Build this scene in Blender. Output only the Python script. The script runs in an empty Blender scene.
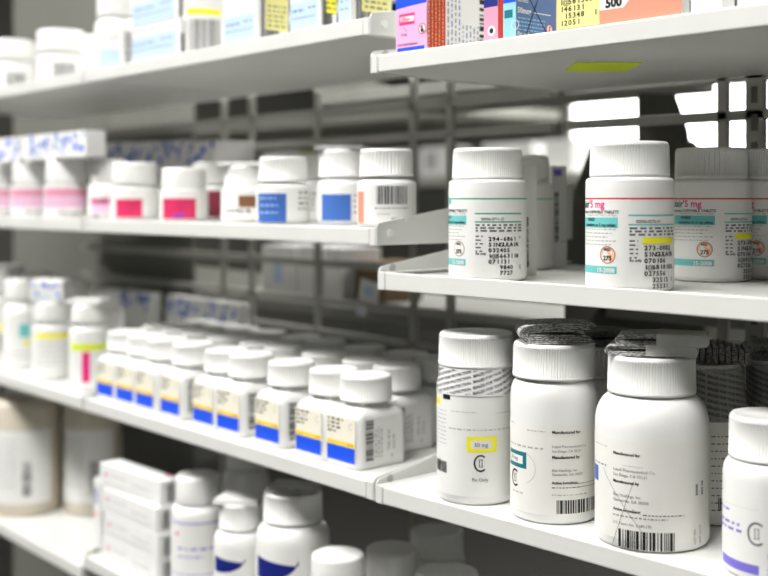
import bpy, math, random
from mathutils import Vector
random.seed(7)
sc = bpy.context.scene
COL = sc.collection
CZ = 1.35            # eye height
F = 1150.0           # focal length in pixels of a 768 wide frame
TH = math.radians(42.9)
SN, CS = math.sin(TH), math.cos(TH)
PI = math.pi

# ------------------------------------------------------------------ materials
MATS = {}
def mat(name, col, rough=0.5, spec=0.5, var=0.0, scale=40, metal=0.0, emit=None, strength=0.0, coat=0.0, bump=0.0, sss=0.0):
    if name in MATS: return MATS[name]
    m = bpy.data.materials.new(name); m.use_nodes = True
    nt = m.node_tree; b = nt.nodes['Principled BSDF']
    c = (col[0], col[1], col[2], 1)
    b.inputs['Base Color'].default_value = c
    b.inputs['Roughness'].default_value = rough
    b.inputs['Specular IOR Level'].default_value = spec
    b.inputs['Metallic'].default_value = metal
    b.inputs['Coat Weight'].default_value = coat
    if sss:
        b.inputs['Subsurface Weight'].default_value = sss
        b.inputs['Subsurface Radius'].default_value = (.004, .004, .004)
        b.inputs['Subsurface Scale'].default_value = 1.0
    if emit:
        b.inputs['Emission Color'].default_value = (*emit, 1)
        b.inputs['Emission Strength'].default_value = strength
    tc = nt.nodes.new('ShaderNodeTexCoord')
    n = nt.nodes.new('ShaderNodeTexNoise'); n.inputs['Scale'].default_value = scale; n.inputs['Detail'].default_value = 4
    nt.links.new(tc.outputs['Object'], n.inputs['Vector'])
    if var:
        r = nt.nodes.new('ShaderNodeValToRGB')
        r.color_ramp.elements[0].position = .3; r.color_ramp.elements[1].position = .7
        r.color_ramp.elements[0].color = (*[x*(1-var) for x in col], 1); r.color_ramp.elements[1].color = (*[min(1, x*(1+var)) for x in col], 1)
        nt.links.new(n.outputs['Fac'], r.inputs['Fac']); nt.links.new(r.outputs['Color'], b.inputs['Base Color'])
    mr = nt.nodes.new('ShaderNodeMapRange')
    mr.inputs['To Min'].default_value = max(0, rough-.05); mr.inputs['To Max'].default_value = min(1, rough+.05)
    nt.links.new(n.outputs['Fac'], mr.inputs['Value']); nt.links.new(mr.outputs['Result'], b.inputs['Roughness'])
    if bump:
        bp = nt.nodes.new('ShaderNodeBump'); bp.inputs['Strength'].default_value = bump; bp.inputs['Distance'].default_value = .0005
        nt.links.new(n.outputs['Fac'], bp.inputs['Height']); nt.links.new(bp.outputs['Normal'], b.inputs['Normal'])
    MATS[name] = m
    return m

STEEL = mat('white_painted_steel', (.68, .68, .655), .32, .5, .02, 30, bump=.05)
GREY = mat('grey_painted_steel', (.38, .38, .345), .45, .5, .05, 20)
DARK = mat('dark_steel', (.12, .12, .10), .5, .4, .1, 20)
CAP = mat('white_cap_plastic', (.80, .80, .78), .38, .5, .01, 60, coat=.1)
BODY = mat('white_bottle_plastic', (.81, .81, .795), .33, .5, .01, 30, coat=.15)
PAPER = mat('label_paper', (.80, .797, .775), .5, .4, .01, 80)
CREAM = mat('cream_label_paper', (.80, .79, .745), .5, .4, .01, 80)
CARD = mat('white_carton_board', (.80, .80, .79), .55, .3, .02, 60)
BLACK = mat('black_ink', (.015, .015, .018), .5, .3)
GRINK = mat('grey_ink', (.16, .16, .17), .5, .3)
LTINK = mat('light_grey_ink', (.42, .42, .42), .5, .3)
TEAL = mat('teal_ink', (.16, .55, .54), .5, .3)
GREEN = mat('green_ink', (.10, .42, .27), .5, .3)
RED = mat('red_ink', (.72, .04, .06), .5, .3)
MAG = mat('magenta_ink', (.75, .03, .22), .5, .3)
CRIM = mat('crimson_ink', (.62, .03, .12), .5, .3, .1, 90)
LILAC = mat('pale_pink_ink', (.74, .45, .62), .5, .3)
PINKP = mat('pink_print', (.90, .42, .66), .45, .4)
MAUVE = mat('mauve_ink', (.70, .30, .42), .5, .3)
MAROON = mat('maroon_ink', (.22, .03, .05), .5, .3)
YEL = mat('yellow_ink', (.92, .86, .03), .5, .3)
AMBER = mat('amber_ink', (.95, .62, .02), .5, .3)
STICK = mat('pale_yellow_sticker', (.80, .76, .30), .5, .3)
LIME = mat('lime_colour', (.68, .80, .03), .5, .3)
BLUE = mat('royal_blue_ink', (.01, .08, .72), .4, .4)
NAVY = mat('navy_ink', (.01, .02, .20), .4, .4)
DKTEAL = mat('dark_teal_ink', (.01, .18, .22), .4, .4)
SKY = mat('pale_blue_ink', (.50, .63, .84), .5, .3)
MIDB = mat('mid_blue_ink', (.05, .14, .45), .5, .3)
SLATE = mat('slate_blue_print', (.12, .20, .38), .5, .3)
AQUA = mat('light_aqua_print', (.30, .62, .80), .5, .3)
PURP = mat('violet_ink', (.20, .16, .62), .5, .3)
PEACH = mat('peach_ink', (.90, .50, .34), .5, .3)
CORAL = mat('coral_print', (.88, .30, .20), .5, .3)
BRICK = mat('red_brown_print', (.55, .04, .02), .5, .3)
BROWN = mat('brown_ink', (.22, .10, .05), .5, .3)
JUG = mat('cream_jug_plastic', (.62, .56, .46), .45, .4, .05, 10)
CLEARB = mat('shrink_band_film', (.80, .80, .80), .18, .7, .05, 60, coat=.4)
DKBAND = mat('grey_shrink_film', (.36, .36, .35), .25, .6, .05, 60, coat=.3)

def printed_paper(name, light, dark, sx, sy):
    m = bpy.data.materials.new(name); m.use_nodes = True
    nt = m.node_tree; b = nt.nodes['Principled BSDF']; b.inputs['Roughness'].default_value = .6
    tc = nt.nodes.new('ShaderNodeTexCoord'); mp = nt.nodes.new('ShaderNodeMapping')
    mp.inputs['Scale'].default_value = (sx, sx, sy)
    nt.links.new(tc.outputs['Object'], mp.inputs['Vector'])
    n = nt.nodes.new('ShaderNodeTexNoise'); n.inputs['Scale'].default_value = 1; n.inputs['Detail'].default_value = 3
    nt.links.new(mp.outputs['Vector'], n.inputs['Vector'])
    r = nt.nodes.new('ShaderNodeValToRGB'); r.color_ramp.interpolation = 'CONSTANT'
    r.color_ramp.elements[0].color = (*dark, 1); r.color_ramp.elements[1].color = (*light, 1); r.color_ramp.elements[1].position = .47
    nt.links.new(n.outputs['Fac'], r.inputs['Fac']); nt.links.new(r.outputs['Color'], b.inputs['Base Color'])
    MATS[name] = m; return m
LEAF = printed_paper('printed_leaflet_paper', (.66, .66, .64), (.14, .14, .14), 500, 1500)
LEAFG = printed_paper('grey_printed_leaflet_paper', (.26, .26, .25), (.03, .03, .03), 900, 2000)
LEAFW = mat('plain_leaflet_paper', (.74, .74, .72), .6, .3, .03, 200)
FLAPG = mat('grey_flap_paper', (.58, .58, .56), .6, .3, .03, 200)
FOILG = mat('silver_grey_leaflet_paper', (.45, .45, .46), .4, .5, .2, 200)

# ------------------------------------------------------------------ mesh helper
class MB:
    def __init__(s): s.v = []; s.f = []; s.m = []; s.mats = []; s.sm = []
    def mi(s, m):
        if m not in s.mats: s.mats.append(m)
        return s.mats.index(m)
    def add(s, vs, fs, m, smooth=False):
        o = len(s.v); s.v += [tuple(v) for v in vs]; k = s.mi(m)
        for f in fs: s.f.append([i+o for i in f]); s.m.append(k); s.sm.append(smooth)
    def box(s, a, b, m, smooth=False):
        x0, y0, z0 = a; x1, y1, z1 = b
        s.add([(x0,y0,z0),(x1,y0,z0),(x1,y1,z0),(x0,y1,z0),(x0,y0,z1),(x1,y0,z1),(x1,y1,z1),(x0,y1,z1)],
              [(3,2,1,0),(4,5,6,7),(0,1,5,4),(1,2,6,5),(2,3,7,6),(3,0,4,7)], m, smooth)
    def lathe(s, prof, m, n=48, rib=None, smooth=True):
        """prof: list of (r,z); rib(i,k)->radius factor"""
        vs = []; fs = []
        for k, (r, z) in enumerate(prof):
            for i in range(n):
                a = 2*PI*i/n; rr = r*(rib(i, k) if rib else 1)
                vs.append((rr*math.cos(a), rr*math.sin(a), z))
        for k in range(len(prof)-1):
            for i in range(n):
                j = (i+1) % n
                fs.append((k*n+i, k*n+j, (k+1)*n+j, (k+1)*n+i))
        fs.append(tuple(reversed(range(n)))); fs.append(tuple((len(prof)-1)*n+i for i in range(n)))
        s.add(vs, fs, m, smooth)
    def prism(s, poly, axis, a, b, m, smooth=False):
        """extrude a 2D polygon along axis: 'x' poly=(y,z); 'y' poly=(x,z); 'z' poly=(x,y)"""
        def P(p, t):
            return {'x': (t, p[0], p[1]), 'y': (p[0], t, p[1]), 'z': (p[0], p[1], t)}[axis]
        n = len(poly)
        vs = [P(p, a) for p in poly]+[P(p, b) for p in poly]
        fs = [tuple(reversed(range(n))), tuple(range(n, 2*n))]+[(i, (i+1) % n, n+(i+1) % n, n+i) for i in range(n)]
        s.add(vs, fs, m, smooth)
    def mesh(s, name):
        me = bpy.data.meshes.new(name); me.from_pydata(s.v, [], s.f)
        for m in s.mats: me.materials.append(m)
        me.polygons.foreach_set('material_index', s.m); me.polygons.foreach_set('use_smooth', s.sm)
        me.update()
        return me
    def build(s, name, parent=None, bevel=0, seg=2):
        return obj(name, s.mesh(name), parent, bevel, seg)

def obj(name, me, parent=None, bevel=0, seg=2):
    o = bpy.data.objects.new(name, me); COL.objects.link(o)
    if parent is not None: o.parent = parent
    if bevel:
        b = o.modifiers.new('bevel', 'BEVEL'); b.width = bevel; b.segments = seg; b.limit_method = 'ANGLE'; b.angle_limit = math.radians(40)
    return o
def tag(o, label, cat, group=None):
    o['label'] = label; o['category'] = cat
    if group: o['group'] = group
    return o
def empty(name, loc, rz=0):
    o = bpy.data.objects.new(name, None); COL.objects.link(o); o.location = loc; o.rotation_euler = (0, 0, rz)
    o.empty_display_size = .02
    return o

# ------------------------------------------------------------------ shelving frames (runs of shelving)
class Run:
    def __init__(s, O, a):
        s.O = O; s.a = a; s.ux = (math.cos(a), -math.sin(a)); s.uy = (math.sin(a), math.cos(a))
    def W(s, u, d, z=0):
        return Vector((s.O[0]+u*s.ux[0]+d*s.uy[0], s.O[1]+u*s.ux[1]+d*s.uy[1], z+CZ))
    def dirn(s, px):
        u = (px-384)/F; return (-CS+SN*u, SN+CS*u)
    def at(s, px, dep):           # -> (distance, position along the run)
        dx, dy = s.dirn(px)
        t = (s.O[0]*s.uy[0]+s.O[1]*s.uy[1]+dep)/(dx*s.uy[0]+dy*s.uy[1])
        x, y = t*dx, t*dy
        return t, (x-s.O[0])*s.ux[0]+(y-s.O[1])*s.ux[1]
    def dep(s, px, u):
        dx, dy = s.dirn(px)
        t = (s.O[0]*s.ux[0]+s.O[1]*s.ux[1]+u)/(dx*s.ux[0]+dy*s.ux[1])
        x, y = t*dx, t*dy
        return (x-s.O[0])*s.uy[0]+(y-s.O[1])*s.uy[1]
RB = Run((-.5966, .545), 0)
RA = Run((-.5966, .545), math.radians(2.5))
LIP = .0125
ZB = dict(top=.0892, mid=-.0627, low=-.2122, bot=-.362)      # underside heights, near run
ZA = dict(top=.117, mid=-.0319, low=-.2114, bot=-.369)       # middle run
ZC = dict(top=.117, mid=-.0319, low=-.2114, bot=-.383)       # far run
SHD = .21

# ------------------------------------------------------------------ flat print sheets
_glyph = {}
def glyphs(txt, bold=0.0):
    k = (txt, bold)
    if k in _glyph: return _glyph[k]
    cu = bpy.data.curves.new('t', 'FONT'); cu.body = txt; cu.size = 1; cu.resolution_u = 2; cu.offset = bold
    o = bpy.data.objects.new('t', cu)
    me = bpy.data.meshes.new_from_object(o)
    vs = [(v.co.x, v.co.y) for v in me.vertices]; fs = [tuple(p.vertices) for p in me.polygons]
    bpy.data.objects.remove(o); bpy.data.curves.remove(cu); bpy.data.meshes.remove(me)
    _glyph[k] = (vs, fs); return vs, fs
class Sheet:
    def __init__(s): s.v = []; s.f = []; s.m = []; s.mats = []; s.lay = []
    def add(s, vs, fs, m, lay=1):
        if m not in s.mats: s.mats.append(m)
        o = len(s.v); s.v += vs; s.lay += [lay]*len(vs)
        for f in fs: s.f.append([i+o for i in f]); s.m.append(s.mats.index(m))
    def rect(s, u0, v0, u1, v1, m, lay=1, shear=0):
        n = max(1, int(abs(u1-u0)/.0012))
        vs = []
        for i in range(n+1):
            u = u0+(u1-u0)*i/n; vs += [(u, v0+shear*(u-u0)), (u, v1+shear*(u-u0))]
        s.add(vs, [(2*i, 2*i+2, 2*i+3, 2*i+1) for i in range(n)], m, lay)
    def frame(s, u0, v0, u1, v1, w, m, lay=1):
        s.rect(u0, v0, u1, v0+w, m, lay); s.rect(u0, v1-w, u1, v1, m, lay)
        s.rect(u0, v0, u0+w, v1, m, lay); s.rect(u1-w, v0, u1, v1, m, lay)
    def text(s, u, v, txt, size, m, bold=.0, lay=2, rot=0, sx=1.0, align='l'):
        vs, fs = glyphs(txt, bold)
        if not vs: return
        w = max(p[0] for p in vs)*size*sx
        off = {'l': 0, 'c': -w/2, 'r': -w}[align]
        c, sn = math.cos(rot), math.sin(rot)
        out = []
        for x, y in vs:
            X = x*size*sx+off; Y = y*size
            out.append((u+X*c-Y*sn, v+X*sn+Y*c))
        s.add(out, fs, m, lay)
    def mono(s, u, v, txt, size, pitch, m, bold=.02, lay=3):
        for i, ch in enumerate(txt):
            if ch != ' ': s.text(u+(i+.5)*pitch, v, ch, size, m, 0 if ch == '@' else bold*.6, lay, align='c', sx=1.15)
    def micro(s, u0, v, u1, h, m, lay=2, rot=False):
        u = u0
        while u < u1:
            w = random.uniform(.8, 3.2)*h*1.3
            e = min(u+w, u1)
            if rot: s.add([(v, u), (v+h, u), (v+h, e), (v, e)], [(0, 1, 2, 3)], m, lay)
            else: s.rect(u, v, e, v+h, m, lay)
            u = e+h*1.5
    def para(s, u0, v, u1, n, h, gap, m):
        for i in range(n): s.micro(u0, v-i*gap, u0+(u1-u0)*random.uniform(.7, 1), h, m)
    def barcode(s, u0, v0, u1, v1, m=None, vert=False):
        m = m or BLACK
        a, b = (v0, v1) if vert else (u0, u1)
        unit = (b-a)/62; x = a
        while x < b-unit:
            w = random.choice((1, 1, 2, 3))*unit; e = min(x+w, b)
            if vert: s.rect(u0, x, u1, e, m, 2)
            else: s.rect(x, v0, e, v1, m, 2)
            x = e+random.choice((1, 1, 2))*unit
    def disc(s, u, v, r, m, lay=1, n=28):
        s.add([(u+r*math.cos(2*PI*i/n), v+r*math.sin(2*PI*i/n)) for i in range(n)], [tuple(range(n))], m, lay)
    def ring(s, u, v, r, w, m, lay=2, a0=0, a1=2*PI, n=36, ry=None):
        ry = ry or r; vs = []
        for i in range(n+1):
            a = a0+(a1-a0)*i/n
            vs += [(u+r*math.cos(a), v+ry*math.sin(a)), (u+(r-w)*math.cos(a), v+(ry-w)*math.sin(a))]
        s.add(vs, [(2*i, 2*i+2, 2*i+3, 2*i+1) for i in range(n)], m, lay)
    def line(s, u0, v0, u1, v1, w, m, lay=3, n=12):
        L = math.hypot(u1-u0, v1-v0); nx, ny = -(v1-v0)/L*w/2, (u1-u0)/L*w/2; vs = []
        for i in range(n+1):
            k = i/n; u = u0+(u1-u0)*k; v = v0+(v1-v0)*k
            vs += [(u-nx, v-ny), (u+nx, v+ny)]
        s.add(vs, [(2*i, 2*i+2, 2*i+3, 2*i+1) for i in range(n)], m, lay)
    def build(s, name, parent, mapf):
        vs = [mapf(u, v, .00012+.00006*l) for (u, v), l in zip(s.v, s.lay)]
        me = bpy.data.meshes.new(name); me.from_pydata(vs, [], s.f)
        for m in s.mats: me.materials.append(m)
        me.polygons.foreach_set('material_index', s.m); me.update()
        return obj(name, me, parent)
def on_cyl(R, phi0=0):
    return lambda u, v, e: ((R+e)*math.cos(phi0+u/R), (R+e)*math.sin(phi0+u/R), v)
def on_front(y=0):     # plane facing -y, u = x
    return lambda u, v, e: (u, y-e, v)
def on_side(x):        # plane facing +x, u = y
    return lambda u, v, e: (x+e, u, v)

# ------------------------------------------------------------------ bottle parts
_cache = {}
def body_mesh(R, zs, zn, rn, H, m):
    k = ('b', R, zs, zn, rn, H, m.name)
    if k in _cache: return _cache[k]
    pr = [(R*.82, .0015), (R*.86, 0), (R-.0022, .0003), (R-.0008, .0012), (R, .003), (R, zs)]
    for i in range(1, 9):
        a = PI/2*i/8
        pr.append((rn+(R-rn)*math.cos(a), zs+(zn-zs)*math.sin(a)))
    pr += [(rn, H)]
    b = MB(); b.lathe(pr, m, 72); me = b.mesh('body'); _cache[k] = me; return me
def cap_mesh(R, h, z0, ribs, m, n=None):
    k = ('c', R, h, z0, ribs, m.name)
    if k in _cache: return _cache[k]
    b = MB()
    if ribs:
        n = ribs*6
        pr = [(R*.9, z0), (R*.995, z0), (R, z0+.0008), (R, z0+.0020), (R*.998, z0+.0024), (R*.982, z0+h-.0034), (R*.975, z0+h-.0022), (R*.955, z0+h-.0008), (R*.92, z0+h), (R*.84, z0+h-.0002), (R*.80, z0+h-.0007)]
        g = lambda i, kk: (1-.028*(1-math.cos(2*PI*i/6))) if kk in (4, 5) else 1
        b.lathe(pr, m, n, g, smooth=True)
    else:
        pr = [(R*.9, z0), (R*.995, z0), (R, z0+.001), (R*.985, z0+h-.003), (R*.96, z0+h-.001), (R*.90, z0+h), (R*.82, z0+h-.0003)]
        b.lathe(pr, m, 56)
    me = b.mesh('cap'); _cache[k] = me; return me
def wrap_label(parent, R, v0, v1, m, a0=-2.4, a1=2.4, name='label'):
    b = MB(); n = 80; vs = []; rr = R+.0001
    for i in range(n+1):
        a = a0+(a1-a0)*i/n; vs += [(rr*math.cos(a), rr*math.sin(a), v0), (rr*math.cos(a), rr*math.sin(a), v1)]
    b.add(vs, [(2*i, 2*i+2, 2*i+3, 2*i+1) for i in range(n)], m, True)
    return b.build(name, parent)
def bottle(run, surf, px, dep, R, H, cap, zs, label, group=None, ribs=0, capm=None, bodym=None, rn=None, zn=None, kind='pill_bottle', yaw=0):
    t, u = run.at(px, dep)
    p = run.W(u, dep, surf)
    th = math.atan2(-p.y, -p.x)
    o = empty(kind, p, th+yaw)
    tag(o, label, 'pill bottle', group)
    Rc, hc = cap
    rn = rn or Rc*.86; zn = zn or (H-hc-.0015)
    obj('body', body_mesh(R, zs, zn, rn, H-hc+.004, bodym or BODY), o)
    obj('cap', cap_mesh(Rc, hc, H-hc, ribs, capm or CAP), o)
    o['t'] = t
    return o
def surf(Z, k): return Z[k]+LIP

# ------------------------------------------------------------------ shelves
def shelf(run, u0, u1, z, label, left=True, right=True, plugr=CAP, depth=SHD, recess=0):
    o = empty('steel_shelf', run.W(u0, 0, z), -run.a)
    tag(o, label, 'shelf')
    L = u1-u0; tb = .0075
    a = tb+.0004 if left else 0; b = L-tb-.0004 if right else L
    d = MB()
    if recess:      # deck sunk a little behind the front lip
        d.prism([(0, 0), (depth, 0), (depth, LIP-recess), (.0022, LIP-recess), (.0022, LIP), (0, LIP)], 'x', a, b, STEEL); d.build('deck', o, .0008, 2)
    else:
        d.box((a, 0, 0), (b, depth, LIP), STEEL); d.build('deck', o, .0012, 3)
    for side, on in ((0, left), (1, right)):
        if not on: continue
        x0 = 0 if side == 0 else L-.0014; x1 = x0+.0014
        h0 = .0165; h1 = .0165+.14*depth
        poly = [(.0004, 0), (depth, 0), (depth, h1), (.006, h0), (.003, h0-.0006), (.0012, h0-.002), (.0004, h0-.0045)]
        m = MB(); m.prism(poly, 'x', x0, x1, STEEL)
        if side == 0: m.box((x1, 0, 0), (tb, .0014, LIP), STEEL)
        else: m.box((L-tb, 0, 0), (x0, .0014, LIP), STEEL)
        if side == 0: m.box((x1, .0014, LIP-.001), (tb, depth, LIP), STEEL)
        else: m.box((L-tb, .0014, LIP-.001), (x0, depth, LIP), STEEL)
        fl = m.build('side_flange', o, .0003, 1)
        pl = MB(); c = (.013, .0085 if side else .0150); r = .0028; n = 20
        xa, xb = (L, L+.0009) if side else (x1, x1+.0009)
        pl.prism([(c[0]+r*math.cos(2*PI*i/n), c[1]+r*math.sin(2*PI*i/n)) for i in range(n)], 'x', xa, xb, CAP if side else GREY)
        pl.build('plug', fl)
    return o
shelf(RB, -.0045, .41, ZB['top'], 'top white steel shelf of the nearest bay, holding the pink and coral cartons')
shelf(RB, .0030, .41, ZB['mid'], 'middle white steel shelf of the nearest bay under the bottles with teal and red print', recess=.0028)
shelf(RB, .0005, .41, ZB['low'], 'lower white steel shelf of the nearest bay under the large white bottles with leaflets')
shelf(RB, .0010, .41, ZB['bot'], 'bottom steel shelf of the nearest bay, mostly below the picture')
E0 = -.455
shelf(RA, E0, -.0045, ZA['top'], 'top white steel shelf of the middle bay with pale blue cartons')
shelf(RA, E0, .0022, ZA['mid'], 'middle steel shelf of the middle bay holding small bottles with blue and crimson labels')
shelf(RA, E0, -.0010, ZA['low'], 'lower steel shelf of the middle bay lined with blue and yellow labelled bottles')
shelf(RA, E0, -.0030, ZA['bot'], 'bottom steel shelf of the middle bay holding the white carton stack')
E1 = -.92
shelf(RA, E1, E0-.004, ZC['top'], 'top white steel shelf of the far left bay with two squat bottles')
shelf(RA, E1, E0-.004, ZC['mid'], 'middle white steel shelf of the far left bay with mauve labelled bottles')
shelf(RA, E1, E0-.004, ZC['low'], 'lower white steel shelf of the far left bay with yellow banded bottles')
shelf(RA, E1, E0-.004, ZC['bot'], 'bottom steel shelf of the far left bay under the big cream jugs')

# ------------------------------------------------------------------ the C-II mark and similar
def c_two(sh, u, v, r, m, w=None):
    w = w or r*.2
    sh.ring(u, v, r*.82, w, m, 2, math.radians(50), math.radians(310), ry=r)
    for dx in (-.14, .16): sh.rect(u+dx*r-r*.04, v-r*.42, u+dx*r+r*.04, v+r*.42, m)
    for vv in (-.42, .42): sh.rect(u-.24*r, v+vv*r-r*.03, u+.26*r, v+vv*r+r*.03, m)

# ================================================================== nearest bay, lower shelf: large bottles
SL = surf(ZB, 'low')
def seal_band(o, R0, z0, R1, z1, film, ink, name='shrink_band', tilt=.28, prof=None):
    prof = prof or [(R0, z0), (R1, z1)]
    b = MB(); n = 72; vs = []
    for r, z in prof:
        vs += [((r+.0006)*math.cos(2*PI*i/n), (r+.0006)*math.sin(2*PI*i/n), z) for i in range(n)]
    fs = []
    for k in range(len(prof)-1): fs += [(k*n+i, k*n+(i+1) % n, (k+1)*n+(i+1) % n, (k+1)*n+i) for i in range(n)]
    b.add(vs, fs, film, True)
    band = b.build(name, o)
    sh = Sheet(); H = prof[-1][1]-prof[0][1]; line = .0037
    def rad(z):
        for (ra, za), (rb, zb) in zip(prof, prof[1:]):
            if za <= z <= zb: return ra+(rb-ra)*(z-za)/(zb-za)
        return prof[0][0] if z < prof[0][1] else prof[-1][0]
    txt = 'SEALED FOR YOUR PROTECTION  '*3
    k = -12
    Rm = max(R0, R1)
    while k*line < H+.03:
        sh.text(-1.5*Rm, prof[0][1]+k*line-.006, txt, .0025, ink, .02, 1, rot=tilt)
        k += 1
    zlo, zhi = prof[0][1]+.0008, prof[-1][1]-.0008
    keep = [i for i, f in enumerate(sh.f) if all(zlo < sh.v[j][1] < zhi and abs(sh.v[j][0]) < 1.6*Rm for j in f)]
    sh.f = [sh.f[i] for i in keep]; sh.m = [sh.m[i] for i in keep]
    used = sorted({j for f in sh.f for j in f}); mp = {j: i for i, j in enumerate(used)}
    sh.v = [sh.v[j] for j in used]; sh.lay = [sh.lay[j] for j in used]; sh.f = [[mp[j] for j in f] for f in sh.f]
    def mapf(u, v, e):
        r = rad(v)+.0007+e; return (r*math.cos(u/Rm), r*math.sin(u/Rm), v)
    sh.build('printed_text', band, mapf)
    return band
def pxs(o, R):   # pixel offset from the bottle axis -> arc length on its surface
    Rp = R*F/o['t']
    return lambda dx: R*math.asin(max(-.99, min(.99, dx/Rp)))

# bottle one: sealed neck, yellow dosage frame
R = .0263; H = .1110
o = bottle(RB, SL, 476, .0285, R, H, (.0253, .0218), .0735, 'white bottle with printed neck seal and yellow dosage frame, leftmost on its shelf', 'large bottles on the near lower shelf', ribs=96, rn=.0243, zn=.083)
# extended straight neck
t = o['t']; q = t/F
def vz(y, o=o, s=SL): return (200-y)*o['t']/F-s
X = pxs(o, R)
seal_band(o, .0262, .070, .0244, H-.0215, CLEARB, BLACK, prof=[(.0262, .0715), (.0258, .0775), (.0246, .0825), (.0243, H-.0215)])
lb = wrap_label(o, R, .006, .0722, PAPER)
s = Sheet(); yy = lambda y: vz(y)
s.rect(X(-32), yy(398)+.002, X(-25), yy(391)+.001, BLACK)
s.micro(X(-24), yy(406), X(2), .0006, LTINK); s.micro(X(20), yy(407), X(36), .0006, LTINK)
s.micro(X(-26), yy(423), X(34), .0008, LTINK)
s.text(X(5), yy(438.5), '50 mg', .0036, GRINK, .01, align='c', lay=4)
s.text(X(4), yy(472), 'Rx Only', .0032, GRINK, .01, align='c')
for i in range(9): s.micro(X(-38), yy(407+4*i), X(-29), .0006, LTINK)
s.build('printed_text', lb, on_cyl(R))
s = Sheet(); s.rect(X(-9), yy(444), X(20), yy(429), YEL); s.rect(X(-4.5), yy(440.5), X(15.5), yy(432.5), PAPER, 2)
s.build('dosage_frame', lb, on_cyl(R))
s = Sheet(); s.rect(X(-38.5), yy(402), X(-35), yy(395), YEL); s.build('yellow_mark', lb, on_cyl(R))
s = Sheet(); c_two(s, X(4.5), yy(454.5), .0056, BLACK, .0011); s.build('schedule_mark', lb, on_cyl(R))
s = Sheet(); s.barcode(X(-38.2), yy(467), X(-28), yy(456)); s.build('barcode', lb, on_cyl(R))

# bottle two: teal dosage block, leaflet on cap
R2 = .0277; H2 = .1100
o2 = bottle(RB, SL, 554, .0330, R2, H2, (.0262, .0220), .0745, 'tall white bottle with small teal dosage block, leaflet on cap, between two large bottles', 'large bottles on the near lower shelf', ribs=96, rn=.0225, zn=.0870)
X = pxs(o2, R2); yy = lambda y: (200-y)*o2['t']/F-SL
lb = wrap_label(o2, R2, .006, yy(417), CREAM)
s = Sheet()
s.micro(X(-42), yy(420), X(-38), .0006, LTINK); s.micro(X(-26), yy(424), X(-8), .0006, LTINK)
s.text(X(-2), yy(425), 'Manufactured for', .0026, BLACK, .03)
s.text(X(-2), yy(438.5), 'Liquid Pharmaceutical Co.', .0022, GRINK, 0); s.text(X(-2), yy(443), 'San Diego, CA 92121', .0022, GRINK, 0)
s.text(X(-2), yy(449), 'Manufactured by', .0026, BLACK, .03)
s.text(X(-2), yy(461.5), 'Elan Holdings, Inc.', .0022, GRINK, 0); s.text(X(-2), yy(465.5), 'Gainesville, GA 30504', .0022, GRINK, 0)
s.text(X(-2), yy(473.5), 'Active Ingredient:', .0023, BLACK, .03); s.micro(X(20), yy(474), X(40), .0006, GRINK)
s.micro(X(-2), yy(477.5), X(40), .0006, GRINK); s.micro(X(-2), yy(484.5), X(32), .0006, LTINK)
s.micro(X(-42), yy(441), X(-10), .0010, LTINK)
s.text(X(-41), yy(455), '10 mg', .0034, GRINK, .01, lay=4)
s.micro(X(-40), yy(487), X(-30), .0008, LTINK)
s.build('printed_text', lb, on_cyl(R2))
s = Sheet(); s.rect(X(-42.5), yy(462), X(-26.5), yy(446), DKTEAL); s.rect(X(-42), yy(458), X(-30), yy(450), PAPER, 2); s.build('dosage_block', lb, on_cyl(R2))
s = Sheet(); c_two(s, X(-37.5), yy(473), .0055, BLACK, .0012); s.ring(X(-30), yy(461), .0095, .00015, GRINK, 2, -1.2, 1.4); s.build('schedule_mark', lb, on_cyl(R2))
s = Sheet(); s.barcode(X(2.5), yy(502), X(41), yy(489)); s.build('barcode', lb, on_cyl(R2))

# bottle three: biggest, scribbled label
R3 = .0330; H3 = .1088
o3 = bottle(RB, SL, 651.5, .0345, R3, H3, (.0258, .0220), .0680, 'widest white bottle, crossed-out label and barcode, folded leaflet on its cap', 'large bottles on the near lower shelf', ribs=96, rn=.0218, zn=.0860)
X = pxs(o3, R3); yy = lambda y: (200-y)*o3['t']/F-SL
lb = wrap_label(o3, R3, .006, yy(432), CREAM)
s = Sheet()
T = X(-37)
s.text(X(-36), yy(446), 'Manufactured for', .0024, BLACK, .03)
s.micro(X(-53), yy(441), X(-42), .0006, LTINK); s.micro(X(-54), yy(460), X(-43), .0007, GRINK)
s.micro(X(-27), yy(456), X(-8), .0003, LTINK)
s.text(X(-36), yy(461.5), 'Liquid Pharmaceutical Co.', .0024, GRINK, 0); s.text(X(-36), yy(466.5), 'San Diego, CA 92121', .0024, GRINK, 0)
s.text(X(-36), yy(473), 'Manufactured by', .0024, BLACK, .03)
s.text(X(-36), yy(486), 'Elan Holdings, Inc.', .0024, GRINK, 0); s.text(X(-36), yy(491), 'Gainesville, GA 30504', .0024, GRINK, 0)
s.text(X(-36), yy(500), 'Active Ingredient:', .0024, BLACK, .03); s.micro(X(-8), yy(501.5), X(30), .0006, GRINK)
s.micro(X(-36), yy(505), X(15), .0006, GRINK); s.text(X(-36), yy(513), 'U.S. Patent No. 5,089,270', .0022, GRINK, 0)
for k, (a, b, sz) in enumerate(((468, 484, .0026), (469, 484, .0026))):
    s.text(X(43+5*k), yy(b), ('30500', 'REV 04')[k], sz, BLACK, .03, rot=PI/2)
for k in range(2): s.text(X(41+5*k), yy(530), ('LOT NO.', 'EXP. DATE')[k], .0022, GRINK, .01, rot=PI/2)
s.text(X(-28), yy(537), '0 59630 500 10 7', .0021, GRINK, .0)
s.build('printed_text', lb, on_cyl(R3))
s = Sheet(); s.barcode(X(-31), yy(534.5), X(23), yy(517)); s.build('barcode', lb, on_cyl(R3))
s = Sheet(); s.rect(X(-55), yy(478), X(-51), yy(463), MIDB); s.build('colour_block', lb, on_cyl(R3))
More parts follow.
